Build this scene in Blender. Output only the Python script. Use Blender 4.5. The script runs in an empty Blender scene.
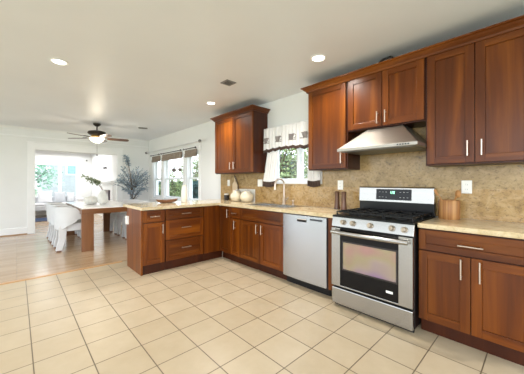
import bpy, math, random
from mathutils import Vector, Matrix
random.seed(7)
PI = math.pi
S = bpy.context.scene
COL = S.collection

# ------------------------------------------------------------------ camera
TH = 0.752
cam = bpy.data.cameras.new('camera'); camo = bpy.data.objects.new('camera', cam); COL.objects.link(camo)
camo.location = (0, 0, 1.249); camo.rotation_euler = (PI/2, 0, -TH)
cam.sensor_fit = 'HORIZONTAL'; cam.sensor_width = 36; cam.lens = 36*262.2/524
cam.shift_y = -4.67/524; cam.clip_start = 0.05; cam.clip_end = 200
S.camera = camo
# ------------------------------------------------------------------ sky, fill lamps and exposure
W = bpy.data.worlds.new('daylight'); S.world = W; W.use_nodes = True
nt = W.node_tree; bg = nt.nodes['Background']
tc = nt.nodes.new('ShaderNodeTexCoord'); sp = nt.nodes.new('ShaderNodeSeparateXYZ')
rp = nt.nodes.new('ShaderNodeValToRGB')
nt.links.new(tc.outputs['Generated'], sp.inputs[0]); nt.links.new(sp.outputs['Z'], rp.inputs[0])
rp.color_ramp.elements[0].position = 0.0; rp.color_ramp.elements[0].color = (0.88, 0.935, 1, 1)
rp.color_ramp.elements[1].position = 0.7; rp.color_ramp.elements[1].color = (0.72, 0.85, 1, 1)
nt.links.new(rp.outputs[0], bg.inputs[0]); bg.inputs[1].default_value = 2.8
def area(name, loc, rot, sx, sy, e, col=(1, 1, 1)):
    l = bpy.data.lights.new(name, 'AREA'); l.shape = 'RECTANGLE'; l.size = sx; l.size_y = sy; l.energy = e; l.color = col
    o = bpy.data.objects.new(name, l); COL.objects.link(o); o.location = loc; o.rotation_euler = rot; return o
# added fill lamps: one under the sunroom ceiling, one behind the camera
area('sunroom_fill', (0.9, 11.3, 2.35), (0, 0, 0), 2.4, 3.0, 66, (.97, .99, 1))
area('room_fill', (-2.6, -1.2, 1.9), (math.radians(72), 0, math.radians(-52)), 3.0, 1.6, 70, (1, .985, .96))
S.view_settings.view_transform = 'Standard'; S.view_settings.look = 'None'
S.view_settings.gamma = 1; S.view_settings.use_curve_mapping = False
S.view_settings.exposure = 0.38

# ------------------------------------------------------------------ materials
MATS = {}
def base_mat(name):
    m = bpy.data.materials.new(name); m.use_nodes = True
    n = m.node_tree.nodes; b = n['Principled BSDF']; MATS[name] = m
    return m, m.node_tree, b
def lin(c):
    return tuple(((v/255)/12.92 if v/255 <= .04045 else ((v/255+.055)/1.055)**2.4) for v in c)+(1,)
def coords(nt, scale=(1, 1, 1), loc=(0, 0, 0)):
    t = nt.nodes.new('ShaderNodeTexCoord'); m = nt.nodes.new('ShaderNodeMapping')
    m.inputs['Scale'].default_value = scale; m.inputs['Location'].default_value = loc
    nt.links.new(t.outputs['Object'], m.inputs[0]); return m.outputs[0]
def noise(nt, vec, scale, detail=3, rough=.5, dist=0):
    n = nt.nodes.new('ShaderNodeTexNoise'); n.inputs['Scale'].default_value = scale; n.inputs['Detail'].default_value = detail
    n.inputs['Roughness'].default_value = rough; n.inputs['Distortion'].default_value = dist
    nt.links.new(vec, n.inputs['Vector']); return n.outputs['Fac']
def ramp(nt, fac, stops):
    r = nt.nodes.new('ShaderNodeValToRGB'); e = r.color_ramp.elements
    while len(e) < len(stops): e.new(.5)
    for i, (p, c) in enumerate(stops): e[i].position = p; e[i].color = c
    nt.links.new(fac, r.inputs[0]); return r.outputs[0]
def mixc(nt, fac, a, b, mode='MIX'):
    m = nt.nodes.new('ShaderNodeMix'); m.data_type = 'RGBA'; m.blend_type = mode
    for s, v in ((0, fac), (6, a), (7, b)):
        if isinstance(v, (int, float, tuple)): m.inputs[s].default_value = v
        else: nt.links.new(v, m.inputs[s])
    return m.outputs[2]
def bump(nt, b, h, strength=.2, dist=.002):
    bn = nt.nodes.new('ShaderNodeBump'); bn.inputs['Strength'].default_value = strength; bn.inputs['Distance'].default_value = dist
    nt.links.new(h, bn.inputs['Height']); nt.links.new(bn.outputs[0], b.inputs['Normal'])
def M(name, rgb, rough=.5, metal=0, var=.06, scale=6, coat=0, bmp=0, bscale=80, spec=.5):
    if name in MATS: return MATS[name]
    m, nt, b = base_mat(name); c = lin(rgb)
    v = coords(nt); f = noise(nt, v, scale)
    d = tuple(x*(1-var*2) for x in c[:3])+(1,); e = tuple(min(1, x*(1+var)) for x in c[:3])+(1,)
    nt.links.new(ramp(nt, f, [(.3, d), (.7, e)]), b.inputs['Base Color'])
    b.inputs['Roughness'].default_value = rough; b.inputs['Metallic'].default_value = metal
    b.inputs['Coat Weight'].default_value = coat; b.inputs['Coat Roughness'].default_value = .12
    b.inputs['Specular IOR Level'].default_value = spec
    if bmp: bump(nt, b, noise(nt, v, bscale), bmp)
    return m
def wood(name, dark, mid, light, scale, rough=.34, coat=.25, nsc=9, rnd=.25, spec=.4):
    m, nt, b = base_mat(name); v = coords(nt, scale)
    oi = nt.nodes.new('ShaderNodeObjectInfo'); ad = nt.nodes.new('ShaderNodeVectorMath'); ad.operation = 'ADD'
    sc = nt.nodes.new('ShaderNodeMath'); sc.operation = 'MULTIPLY'; sc.inputs[1].default_value = 37
    nt.links.new(oi.outputs['Random'], sc.inputs[0]); nt.links.new(v, ad.inputs[0]); nt.links.new(sc.outputs[0], ad.inputs[1])
    f = noise(nt, ad.outputs[0], nsc, 5, .6, .6)
    c = ramp(nt, f, [(.25, lin(dark)), (.5, lin(mid)), (.75, lin(light))])
    tint = ramp(nt, oi.outputs['Random'], [(0, (1-rnd, 1-rnd, 1-rnd, 1)), (1, (1, 1, 1, 1))])
    nt.links.new(mixc(nt, 1.0, c, tint, 'MULTIPLY'), b.inputs['Base Color'])
    b.inputs['Roughness'].default_value = rough; b.inputs['Coat Weight'].default_value = coat; b.inputs['Coat Roughness'].default_value = .2
    b.inputs['Specular IOR Level'].default_value = spec
    bump(nt, b, f, .05, .001); return m
CH = ((76, 32, 4), (107, 52, 7), (146, 80, 16))
cherry = wood('cherry_wood', *CH, (1, 1, .07), .3, .06, 9, .38, .28)
cherry_h = wood('cherry_wood_rail', *CH, (.07, .07, 1), .3, .06, 9, .38, .28)
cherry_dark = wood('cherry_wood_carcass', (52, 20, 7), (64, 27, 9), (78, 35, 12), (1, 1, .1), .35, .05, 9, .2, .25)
tablewood = wood('walnut_table_wood', (106, 66, 36), (130, 84, 48), (148, 98, 60), (1, 1, .1), .3)
tablewood_h = wood('walnut_table_wood_rail', (106, 66, 36), (130, 84, 48), (148, 98, 60), (.1, .1, 1), .3)
acacia = wood('acacia_wood', (112, 64, 32), (170, 116, 66), (214, 164, 106), (1, 1, .01), .45, 0, 34)
darkwood = wood('dark_mill_wood', (74, 46, 29), (100, 65, 42), (122, 84, 57), (1, 1, .06), .4)
spoonwood = wood('spoon_wood', (176, 118, 62), (196, 138, 78), (212, 156, 96), (1, 1, .2), .5, 0)
bladewood = wood('fan_blade_wood', (92, 62, 44), (112, 78, 56), (130, 94, 70), (1, 1, 1), .35)
barkm = wood('bark', (84, 66, 50), (110, 90, 70), (130, 110, 90), (1, 1, .2), .8, 0)
def granite(name, stops, rough, sc=9, spec=.5, speck=.8):
    m, nt, b = base_mat(name); v = coords(nt, (1, 1, 1.25))
    f1 = noise(nt, v, sc, 8, .66, .9); f2 = noise(nt, v, sc*5, 5, .75)
    c1 = ramp(nt, f1, stops)
    c2 = ramp(nt, f2, [(.36, (.34, .29, .24, 1)), (.47, (.95, .95, .95, 1)), (.6, (1, 1, 1, 1)), (.7, (1.0, .9, .76, 1))])
    nt.links.new(mixc(nt, speck, c1, c2, 'MULTIPLY'), b.inputs['Base Color'])
    b.inputs['Roughness'].default_value = rough; b.inputs['Specular IOR Level'].default_value = spec; return m
gr_top = granite('golden_granite_counter', [(.22, lin((170, 142, 98))), (.42, lin((206, 184, 144))), (.6, lin((220, 202, 168))), (.8, lin((190, 162, 116)))], .1, 9, .5, .4)
gr_low = granite('golden_granite_splash', [(.24, lin((104, 82, 46))), (.42, lin((168, 132, 76))), (.58, lin((190, 158, 108))), (.78, lin((134, 118, 92)))], .25, 7)
gr_up = granite('greyer_granite_splash', [(.24, lin((92, 78, 48))), (.42, lin((154, 126, 78))), (.58, lin((178, 149, 100))), (.78, lin((130, 120, 100)))], .25, 7)
def steel(name, rgb, rough, sc=(1, 1, 90)):
    m, nt, b = base_mat(name); v = coords(nt, sc); f = noise(nt, v, 6, 3)
    c = lin(rgb); d = tuple(x*.88 for x in c[:3])+(1,)
    nt.links.new(ramp(nt, f, [(.3, d), (.7, c)]), b.inputs['Base Color'])
    b.inputs['Metallic'].default_value = 1; b.inputs['Roughness'].default_value = rough
    bump(nt, b, f, .03, .0005); return m
stainless = steel('brushed_stainless', (176, 174, 170), .27)
dwsteel = steel('pale_stainless', (190, 192, 196), .27)
hoodsteel = steel('rough_brushed_stainless', (178, 172, 162), .38)
chrome = steel('satin_nickel', (206, 190, 176), .3, (1, 1, 1))
black = M('black_enamel', (15, 15, 16), .3, coat=.05, spec=.3)
blackmatte = M('cast_iron_black', (18, 18, 19), .5, bmp=.2, spec=.3)
bronze = M('oiled_bronze', (62, 54, 48), .4, .6)
white = M('white_wall_paint', (236, 236, 233), .6, var=.01, scale=2)
ceilm = M('white_ceiling_paint', (236, 237, 240), .42, var=.012, scale=1.2, bmp=.06, bscale=5)
trimm = M('white_gloss_trim', (244, 244, 242), .35, var=.01)
vinyl = M('white_window_frame', (240, 242, 243), .35, var=.01)
plastic = M('white_switch_plastic', (244, 242, 236), .4, var=.01)
cream = M('cream_ceramic', (218, 207, 182), .2, var=.02, coat=.4)
whitecer = M('white_ceramic', (226, 223, 215), .45, var=.02)
stonecer = M('matte_stone_ceramic', (224, 222, 214), .7, var=.05, scale=20)
fabricw = M('white_upholstery', (212, 212, 212), .9, var=.02, bmp=.15, bscale=300)
fabricg = M('pale_grey_cushion', (186, 189, 193), .9, var=.03, bmp=.15, bscale=200)
fabricl = M('white_cushion', (226, 226, 228), .9, var=.02, bmp=.15, bscale=200)
navy = M('navy_rug', (44, 58, 86), .95, var=.15, scale=30)
tabletopm = M('tabletop_window_glare', (240, 236, 232), .22, var=.02, coat=.3)  # wooden top coloured white to stand in for window glare
curt = M('white_curtain_cotton', (242, 240, 238), .9, var=.02)
curtb = M('brown_curtain_band', (84, 66, 58), .9, var=.08)
curtp = M('grey_print', (150, 142, 138), .9, var=.1)
woven = M('woven_shade', (158, 142, 126), .9, var=.22, scale=70, bmp=.4, bscale=150)
darkglass = M('black_oven_glass', (9, 8, 8), .07, var=.02, spec=.25)
recess_shade = M('dark_recess_shade', (18, 16, 15), .8)  # near-black painted in for the shade of gaps, slots and recesses
clayp = M('grey_planter_clay', (150, 148, 146), .7)
soil = M('potting_soil', (62, 48, 38), .95, var=.2, scale=60)
def leafm(name, a, bb, rough=.6):
    m, nt, b = base_mat(name); v = coords(nt); f = noise(nt, v, 9)
    nt.links.new(ramp(nt, f, [(.3, lin(a)), (.7, lin(bb))]), b.inputs['Base Color'])
    b.inputs['Roughness'].default_value = rough
    b.inputs['Subsurface Weight'].default_value = 0
    return m
olive = leafm('blue_grey_olive_leaf', (92, 116, 130), (176, 190, 198))
euca = leafm('sage_leaf', (108, 122, 92), (150, 160, 124))
leaf1 = leafm('mid_green_leaf', (78, 104, 58), (186, 196, 138))
leaf2 = leafm('teal_hedge_leaf', (28, 62, 62), (58, 98, 94))
leaf3 = leafm('fresh_green_leaf', (104, 164, 132), (176, 214, 184))
# oven window: coated reflective glass, faint film colours
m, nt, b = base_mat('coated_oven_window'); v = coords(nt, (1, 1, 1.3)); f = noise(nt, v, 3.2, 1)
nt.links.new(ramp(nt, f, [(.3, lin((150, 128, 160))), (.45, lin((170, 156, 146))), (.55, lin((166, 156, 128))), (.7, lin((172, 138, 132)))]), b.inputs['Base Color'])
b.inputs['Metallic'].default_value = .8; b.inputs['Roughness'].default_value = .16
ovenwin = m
# thin window glass
m, nt, b = base_mat('window_glass'); nt.nodes.remove(b)
tr = nt.nodes.new('ShaderNodeBsdfTransparent'); gl = nt.nodes.new('ShaderNodeBsdfGlossy'); gl.inputs['Roughness'].default_value = .02
lw = nt.nodes.new('ShaderNodeLayerWeight'); pw = nt.nodes.new('ShaderNodeMath'); pw.operation = 'POWER'; pw.inputs[1].default_value = 5
nt.links.new(lw.outputs['Facing'], pw.inputs[0]); fr = nt.nodes.new('ShaderNodeMath'); fr.operation = 'MULTIPLY_ADD'; fr.inputs[1].default_value = .35; fr.inputs[2].default_value = .02; nt.links.new(pw.outputs[0], fr.inputs[0]); mx = nt.nodes.new('ShaderNodeMixShader')
nt.links.new(fr.outputs[0], mx.inputs[0]); nt.links.new(tr.outputs[0], mx.inputs[1]); nt.links.new(gl.outputs[0], mx.inputs[2])
nt.links.new(mx.outputs[0], nt.nodes['Material Output'].inputs[0]); glass = m
def emit(name, col, s):
    m, nt, b = base_mat(name); b.inputs['Base Color'].default_value = col
    b.inputs['Emission Color'].default_value = col; b.inputs['Emission Strength'].default_value = s; return m
lamp_e = emit('lit_lamp_lens', (1, .97, .9, 1), 6)
bowl_e = emit('lit_frosted_bowl', (1, .9, .72, 1), 1.6)
clock_e = emit('green_display', (.5, 1, .75, 1), 1.2)
# tile floor
m, nt, b = base_mat('cream_ceramic_tile'); TX, TY = .3075, .3035
v = coords(nt, (1, 1, 1), (-1.931+.003, -.885+.003, 0))
br = nt.nodes.new('ShaderNodeTexBrick'); br.offset = 0; br.squash = 1
br.inputs['Scale'].default_value = 1; br.inputs['Mortar Size'].default_value = .0042; br.inputs['Mortar Smooth'].default_value = .25
br.inputs['Brick Width'].default_value = TX; br.inputs['Row Height'].default_value = TY; br.inputs['Bias'].default_value = 0
br.inputs['Color1'].default_value = lin((191, 173, 145)); br.inputs['Color2'].default_value = lin((198, 181, 154)); br.inputs['Mortar'].default_value = lin((112, 97, 77))
nt.links.new(v, br.inputs[0])
f = noise(nt, v, 5, 6, .6); cl = ramp(nt, f, [(.3, (.9, .88, .84, 1)), (.7, (1, 1, 1, 1))])
nt.links.new(mixc(nt, 1.0, br.outputs['Color'], cl, 'MULTIPLY'), b.inputs['Base Color'])
b.inputs['Roughness'].default_value = .3
inv = nt.nodes.new('ShaderNodeMath'); inv.operation = 'SUBTRACT'; inv.inputs[0].default_value = 1; nt.links.new(br.outputs['Fac'], inv.inputs[1])
bump(nt, b, inv.outputs[0], .35, .002); tilem = m
# oak plank floor
m, nt, b = base_mat('oak_plank_floor'); v = coords(nt)
br = nt.nodes.new('ShaderNodeTexBrick'); br.offset = .37
br.inputs['Scale'].default_value = 1; br.inputs['Mortar Size'].default_value = .0012; br.inputs['Brick Width'].default_value = 1.1; br.inputs['Row Height'].default_value = .083
br.inputs['Color1'].default_value = lin((182, 152, 118)); br.inputs['Color2'].default_value = lin((202, 174, 142)); br.inputs['Mortar'].default_value = lin((120, 92, 64))
nt.links.new(v, br.inputs[0])
v2 = coords(nt, (.12, 1, 1)); f = noise(nt, v2, 28, 4); cl = ramp(nt, f, [(.3, (.84, .8, .76, 1)), (.7, (1, 1, 1, 1))])
nt.links.new(mixc(nt, 1.0, br.outputs['Color'], cl, 'MULTIPLY'), b.inputs['Base Color'])
b.inputs['Roughness'].default_value = .22; b.inputs['Coat Weight'].default_value = .4; b.inputs['Coat Roughness'].default_value = .15
oakm = m

# ------------------------------------------------------------------ mesh helper
class MB:
    def __init__(s): s.v = []; s.f = []; s.m = []; s.sm = []
    def face(s, idx, m=0, smooth=False): s.f.append(idx); s.m.append(m); s.sm.append(smooth)
    def hexa(s, p, m=0):
        b = len(s.v); s.v += [tuple(q) for q in p]
        for q in ((0, 3, 2, 1), (4, 5, 6, 7), (0, 1, 5, 4), (1, 2, 6, 5), (2, 3, 7, 6), (3, 0, 4, 7)): s.face([b+i for i in q], m)
        return s
    def box(s, x0, x1, y0, y1, z0, z1, m=0):
        return s.hexa([(x0, y0, z0), (x1, y0, z0), (x1, y1, z0), (x0, y1, z0), (x0, y0, z1), (x1, y0, z1), (x1, y1, z1), (x0, y1, z1)], m)
    def prism(s, poly, axis, a0, a1, m=0):      # poly in the two other axes (cyclic order), extruded along axis
        def P(p, a): return {'x': (a, p[0], p[1]), 'y': (p[0], a, p[1]), 'z': (p[0], p[1], a)}[axis]
        b = len(s.v); n = len(poly); s.v += [P(p, a0) for p in poly]+[P(p, a1) for p in poly]
        s.face([b+i for i in range(n)][::-1], m); s.face([b+n+i for i in range(n)], m)
        for i in range(n): j = (i+1) % n; s.face([b+i, b+j, b+n+j, b+n+i], m)
        return s
    def tube(s, pts, r, n=12, m=0, caps=True):
        pts = [Vector(p) for p in pts]; rs = r if isinstance(r, (list, tuple)) else [r]*len(pts)
        b = len(s.v); prev = None
        for i, p in enumerate(pts):
            d = (pts[min(i+1, len(pts)-1)]-pts[max(i-1, 0)]).normalized()
            if prev is None:
                a = Vector((0, 0, 1)) if abs(d.z) < .9 else Vector((1, 0, 0)); u = d.cross(a).normalized()
            else: u = (prev-d*prev.dot(d)).normalized()
            prev = u; w = d.cross(u)
            for k in range(n):
                t = 2*PI*k/n; s.v.append(tuple(p+(u*math.cos(t)+w*math.sin(t))*rs[i]))
        for i in range(len(pts)-1):
            for k in range(n):
                k2 = (k+1) % n; s.face([b+i*n+k, b+i*n+k2, b+(i+1)*n+k2, b+(i+1)*n+k], m, True)
        if caps:
            s.face([b+k for k in range(n)][::-1], m); e = b+(len(pts)-1)*n; s.face([e+k for k in range(n)], m)
        return s
    def lathe(s, prof, c=(0, 0, 0), n=28, m=0, ripple=None):
        b = len(s.v)
        for (r, z) in prof:
            for k in range(n):
                t = 2*PI*k/n; rr = r*(1+(ripple[1]*math.cos(ripple[0]*t) if ripple else 0))
                s.v.append((c[0]+rr*math.cos(t), c[1]+rr*math.sin(t), c[2]+z))
        for i in range(len(prof)-1):
            for k in range(n):
                k2 = (k+1) % n; s.face([b+i*n+k, b+i*n+k2, b+(i+1)*n+k2, b+(i+1)*n+k], m, True)
        if prof[0][0] > 1e-4: s.face([b+k for k in range(n)][::-1], m)
        if prof[-1][0] > 1e-4: e = b+(len(prof)-1)*n; s.face([e+k for k in range(n)], m)
        return s
    def ball(s, c, r, m=0, n=14, sq=(1, 1, 1)):
        pr = [(max(1e-5, math.sin(PI*i/8)), -math.cos(PI*i/8)) for i in range(9)]
        b = len(s.v); s.lathe(pr, (0, 0, 0), n, m)
        for i in range(b, len(s.v)):
            x, y, z = s.v[i]; s.v[i] = (c[0]+x*r*sq[0], c[1]+y*r*sq[1], c[2]+z*r*sq[2])
        return s
    def leaf(s, p, d, l, w, m=0, nrm=None):
        p = Vector(p); d = Vector(d).normalized(); a = Vector((random.uniform(-1, 1), random.uniform(-1, 1), random.uniform(-1, 1)))
        u = d.cross(a); u = u.normalized() if u.length > 1e-3 else Vector((1, 0, 0)); k = d.cross(u)*w*.25
        b = len(s.v); s.v += [tuple(p), tuple(p+d*l*.45+u*w/2+k), tuple(p+d*l), tuple(p+d*l*.45-u*w/2+k)]
        s.face([b, b+1, b+2, b+3], m); return s
    def grid(s, fn, nu, nv, m=0, smooth=True):   # fn(u,v)->point, a sheet
        b = len(s.v)
        for j in range(nv+1):
            for i in range(nu+1): s.v.append(tuple(fn(i/nu, j/nv)))
        for j in range(nv):
            for i in range(nu):
                a = b+j*(nu+1)+i; mi = m(i/nu, j/nv) if callable(m) else m
                s.face([a, a+1, a+nu+2, a+nu+1], mi, smooth)
        return s
    def build(s, name, mats, parent=None, loc=(0, 0, 0), rz=0, bevel=0, thick=0, sub=0):
        me = bpy.data.meshes.new(name); me.from_pydata(s.v, [], s.f)
        mats = mats if isinstance(mats, (list, tuple)) else [mats]
        for q in mats: me.materials.append(q)
        for p, mi, sm in zip(me.polygons, s.m, s.sm): p.material_index = mi; p.use_smooth = sm
        me.update()
        if any(s.sm): me.set_sharp_from_angle(angle=math.radians(40))
        o = bpy.data.objects.new(name, me); COL.objects.link(o); o.location = loc; o.rotation_euler = (0, 0, rz)
        if parent: o.parent = parent
        if thick: t = o.modifiers.new('thickness', 'SOLIDIFY'); t.thickness = thick; t.offset = 0
        if sub: t = o.modifiers.new('smooth', 'SUBSURF'); t.levels = sub; t.render_levels = sub
        if bevel: t = o.modifiers.new('edge', 'BEVEL'); t.width = bevel; t.segments = 2; t.limit_method = 'ANGLE'; t.angle_limit = math.radians(50)
        return o
def tag(o, label, cat, group=None):
    o['label'] = label; o['category'] = cat
    if group: o['group'] = group
    return o
def thing(name, label, cat, loc=(0, 0, 0), rz=0, group=None):
    o = bpy.data.objects.new(name, None); o.empty_display_size = .1; COL.objects.link(o); o.location = loc; o.rotation_euler = (0, 0, rz)
    return tag(o, label, cat, group)
def struct(o): o['kind'] = 'structure'; return o
def copy_tree(o, loc, rz, label, parent=None):
    c = o.copy(); COL.objects.link(c)
    if parent is None: c.location = loc; c.rotation_euler = (0, 0, rz); c['label'] = label
    else: c.parent = parent
    for ch in list(o.children): copy_tree(ch, None, None, None, c)
    return c

# ------------------------------------------------------------------ room shell
XW, YF, ZC = 3.05, 8.51, 2.57       # right wall, far wall, ceiling
YB = 4.53                           # where tile meets oak
XL, YN = -3.2, -2.2
struct(MB().box(XL, XW+.15, YN, YB, -.1, 0).build('floor', tilem))
struct(MB().box(XL, XW+.15, YB, YF, -.1, 0).box(XL, XW+.15, YF, 13.2, -.1, 0).build('floor_dining', oakm))
struct(MB().prism([(YB-.035, 0), (YB+.035, 0), (YB+.025, .008), (YB-.025, .008)], 'x', XL, 1.21).build('trim_1', wood('oak_threshold', (170, 126, 80), (190, 146, 98), (204, 160, 112), (.1, 1, 1), .35)))
struct(MB().box(XL, XW+.15, YN, YF+.12, ZC, ZC+.1).build('ceiling', ceilm))
# right wall with the sink window and the three dining sashes
SW0, SW1, SWZ0, SWZ1 = 2.10, 3.05, 1.225, 2.06
BW0, BW1, BWZ0, BWZ1 = 5.37, 8.14, .78, 2.0
w = MB()
def wx(y0, y1, z0, z1): w.box(XW, XW+.15, y0, y1, z0, z1)
wx(YN, SW0, 0, ZC); wx(SW0, SW1, 0, SWZ0); wx(SW0, SW1, SWZ1, ZC); wx(SW1, BW0, 0, ZC)
wx(BW0, BW1, 0, BWZ0); wx(BW0, BW1, BWZ1, ZC); wx(BW1, YF+.12, 0, ZC)
struct(w.build('wall_right', white))
OX0, OX1, OZ = .33, 2.144, 2.05
w = MB().box(XL, OX0, YF, YF+.12, 0, ZC).box(OX1, XW, YF, YF+.12, 0, ZC).box(OX0, OX1, YF, YF+.12, OZ, ZC)
struct(w.build('wall_far', white))
w = MB().box(OX0-.145, OX0, YF-.025, YF, 0, OZ+.17).box(OX1, OX1+.145, YF-.025, YF, 0, OZ+.17).box(OX0, OX1, YF-.025, YF, OZ, OZ+.17)
w.box(OX0-.165, OX1+.165, YF-.04, YF, OZ+.17, OZ+.2)
struct(w.build('trim_2', trimm, bevel=.004))
struct(MB().box(XL, XW, YF-.03, YF, 2.34, 2.375).build('trim_3', trimm, bevel=.004))
struct(MB().prism([(YF-.05, ZC), (YF, ZC), (YF, ZC-.05)], 'x', XL, XW).build('trim_4', trimm))
struct(MB().box(XL, OX0-.145, YF-.018, YF, .02, .17).box(OX1+.145, XW, YF-.018, YF, .02, .17).build('baseboard_far', trimm, bevel=.004))
struct(MB().box(XL, OX0-.145, YF-.03, YF, 0, .02).build('trim_5', MATS['oak_threshold']))
struct(MB().box(XW-.018, XW, YB, YF-.03, 0, .17).build('baseboard_right', trimm, bevel=.004))
# sunroom shell
SB = 13.0
SX0, SX1, SZ0, SZ1 = -.35, 1.83, .62, 1.98
w = MB().box(-2.2, SX0, SB, SB+.12, 0, 2.5).box(SX1, 2.42, SB, SB+.12, 0, 2.5).box(SX0, SX1, SB, SB+.12, 0, SZ0).box(SX0, SX1, SB, SB+.12, SZ1, 2.5)
struct(w.build('wall_sunroom_back', white))
struct(MB().box(2.3, 2.42, YF+.12, SB, 0, 2.5).build('wall_sunroom_right', white))
struct(MB().box(-2.3, 2.42, YF+.12, SB+.12, 2.5, 2.58).build('ceiling_sunroom', ceilm))
struct(MB().box(-2.32, -2.2, YF+.12, SB+.12, 0, 2.5).build('wall_sunroom_left', white))

# ------------------------------------------------------------------ windows
def sash_x(mb, gl, y0, y1, z0, z1, x, t=.045, d=.035):     # a sash ring in the plane x
    mb.box(x, x+d, y0, y0+t, z0, z1).box(x, x+d, y1-t, y1, z0, z1).box(x, x+d, y0+t, y1-t, z0, z0+t).box(x, x+d, y0+t, y1-t, z1-t, z1)
    gl.box(x+d*.4, x+d*.6, y0+t, y1-t, z0+t, z1-t)
def window_x(name, y0, y1, z0, z1, kind):
    fr = MB(); j = .04
    fr.box(XW, XW+.15, y0, y0+j, z0, z1).box(XW, XW+.15, y1-j, y1, z0, z1).box(XW, XW+.15, y0+j, y1-j, z0, z0+j).box(XW, XW+.15, y0+j, y1-j, z1-j, z1)
    o = struct(fr.build(name, vinyl, bevel=.003))
    s = MB(); g = MB()
    if kind == 'hung':
        zm = 1.345
        sash_x(s, g, y0+j, y1-j, zm-.02, z1-j, XW+.085); sash_x(s, g, y0+j, y1-j, z0+j, zm+.025, XW+.045)
    else:
        ym = 2.5
        sash_x(s, g, y0+j, ym+.04, z0+j, z1-j, XW+.045); sash_x(s, g, ym-.04, y1-j, z0+j, z1-j, XW+.085)
    s.build('sash', vinyl, o, bevel=.003); g.build('pane', glass, o)
    return o
window_x('window_1', BW0, 5.99, BWZ0, BWZ1, 'hung')
window_x('window_2', 6.13, 7.36, BWZ0, BWZ1, 'hung')
window_x('window_3', 7.5, BW1, BWZ0, BWZ1, 'hung')
window_x('window_4', SW0, SW1, SWZ0, SWZ1, 'slide')
# mullions + casing of the dining windows
w = MB().box(XW, XW+.15, 5.99, 6.13, BWZ0, BWZ1).box(XW, XW+.15, 7.36, 7.5, BWZ0, BWZ1)
for a, b_ in ((BW0-.09, BW0), (BW1, BW1+.09), (5.99, 6.13), (7.36, 7.5)): w.box(XW-.02, XW, a, b_, BWZ0-.02, BWZ1)
w.box(XW-.02, XW, BW0-.09, BW1+.09, BWZ1, BWZ1+.09).box(XW-.05, XW, BW0-.12, BW1+.12, BWZ0-.05, BWZ0-.02).box(XW-.018, XW, BW0-.09, BW1+.09, BWZ0-.13, BWZ0-.05)
struct(w.build('trim_6', trimm, bevel=.003))
# sunroom window
o = MB(); j = .06; xm = 1.246
o.box(SX0, SX0+j, SB-.02, SB+.12, SZ0, SZ1).box(SX1-j, SX1, SB-.02, SB+.12, SZ0, SZ1).box(SX0+j, SX1-j, SB-.02, SB+.12, SZ0, SZ0+j).box(SX0+j, SX1-j, SB-.02, SB+.12, SZ1-j, SZ1)
o.box(xm-.05, xm+.05, SB, SB+.1, SZ0+j, SZ1-j).box(.45-.05, .45+.05, SB, SB+.1, SZ0+j, SZ1-j)
o = struct(o.build('window_5', vinyl, bevel=.003))
MB().box(SX0+j, .4, SB+.04, SB+.05, SZ0+j, SZ1-j).box(.5, xm-.05, SB+.04, SB+.05, SZ0+j, SZ1-j).box(xm+.05, SX1-j, SB+.04, SB+.05, SZ0+j, SZ1-j).build('pane', glass, o)
# granite backsplash (wall cladding, two tiers with a seam)
w = MB(); G0, G1 = .0, 4.47; bx = lambda y0, y1, z0, z1, m: w.box(XW-.02, XW, y0, y1, z0, z1, m)
bx(G0, G1, .914, 1.19, 0); bx(G0, 2.04, 1.1905, 1.85, 1); bx(3.1, G1, 1.1905, 1.42, 1); bx(2.04, 3.1, 1.1905, SWZ0, 1)
struct(w.build('wall_backsplash', [gr_low, gr_up]))

# ------------------------------------------------------------------ cabinets
def shaker(parent, name, x0, x1, z0, z1, fw=.062, y=0, t=.02):
    m = MB(); i = .009
    m.box(x0, x0+fw, y, y+t, z0, z1, 0).box(x1-fw, x1, y, y+t, z0, z1, 0)
    m.box(x0+fw, x1-fw, y, y+t, z0, z0+fw, 1).box(x0+fw, x1-fw, y, y+t, z1-fw, z1, 1)
    hz = (x1-x0) > 1.3*(z1-z0)
    m.box(x0+fw, x1-fw, y+i, y+t-.002, z0+fw, z1-fw, 1 if hz else 0)
    return m.build(name, [cherry, cherry_h], parent, bevel=.0018)
def pull(parent, x, z, L, vert, y=0):
    m = MB(); a, b = -L/2, L/2; o = .032
    P = (lambda s, q: (x, y-q, z+s)) if vert else (lambda s, q: (x+s, y-q, z))
    m.tube([P(a, o), P(b, o)], .0062, 12)
    for s in (a+.018, b-.018): m.tube([P(s, 0), P(s, o)], .005, 10)
    return m.build('handle', chrome, parent)
def carcass(parent, w, d, z0, z1, y0=.02):
    return MB().box(0.001, w-.001, y0, d, z0, z1).build('carcass', cherry_dark, parent, bevel=.0015)
RZ = -PI/2
def base_cab(label, loc, rz, w, toe=.075, d=.585, group='base cabinets'):
    t = thing('base_cabinet', label, 'cabinet', loc, rz, group); carcass(t, w, d, .12, .874)
    MB().box(.001, w-.001, toe, toe+.018, 0, .12).build('toe_kick_or_shade', cherry_dark, t)
    return t
g = .006
def door(t, x0, x1, z0, z1, hx, hz_, L=.13, name='door', fw=.062, vert=True):
    d = shaker(t, name, x0+g/2, x1-g/2, z0, z1, fw); pull(d, hx, hz_, L, vert); return d
XFB = 2.44
# right of the range
t = base_cab('wide cherry base cabinet right of the range with one drawer over two doors', (XFB, .705, 0), RZ, .69)
door(t, 0, .69, .70, .862, .345, .775, .15, 'drawer', .05, False)
door(t, 0, .345, .125, .69, .345-.055, .60, .15); door(t, .345, .69, .125, .69, .345+.055, .60, .15)
# filler between range and dishwasher
t = thing('filler_panel', 'narrow cherry filler panel between dishwasher and range', 'cabinet', (XFB, 1.57, 0), RZ)
MB().box(0, .085, 0, .585, .1, .874).build('panel', cherry, t, bevel=.002); MB().box(0, .085, .075, .09, 0, .1).build('toe_kick_or_shade', cherry_dark, t)
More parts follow.
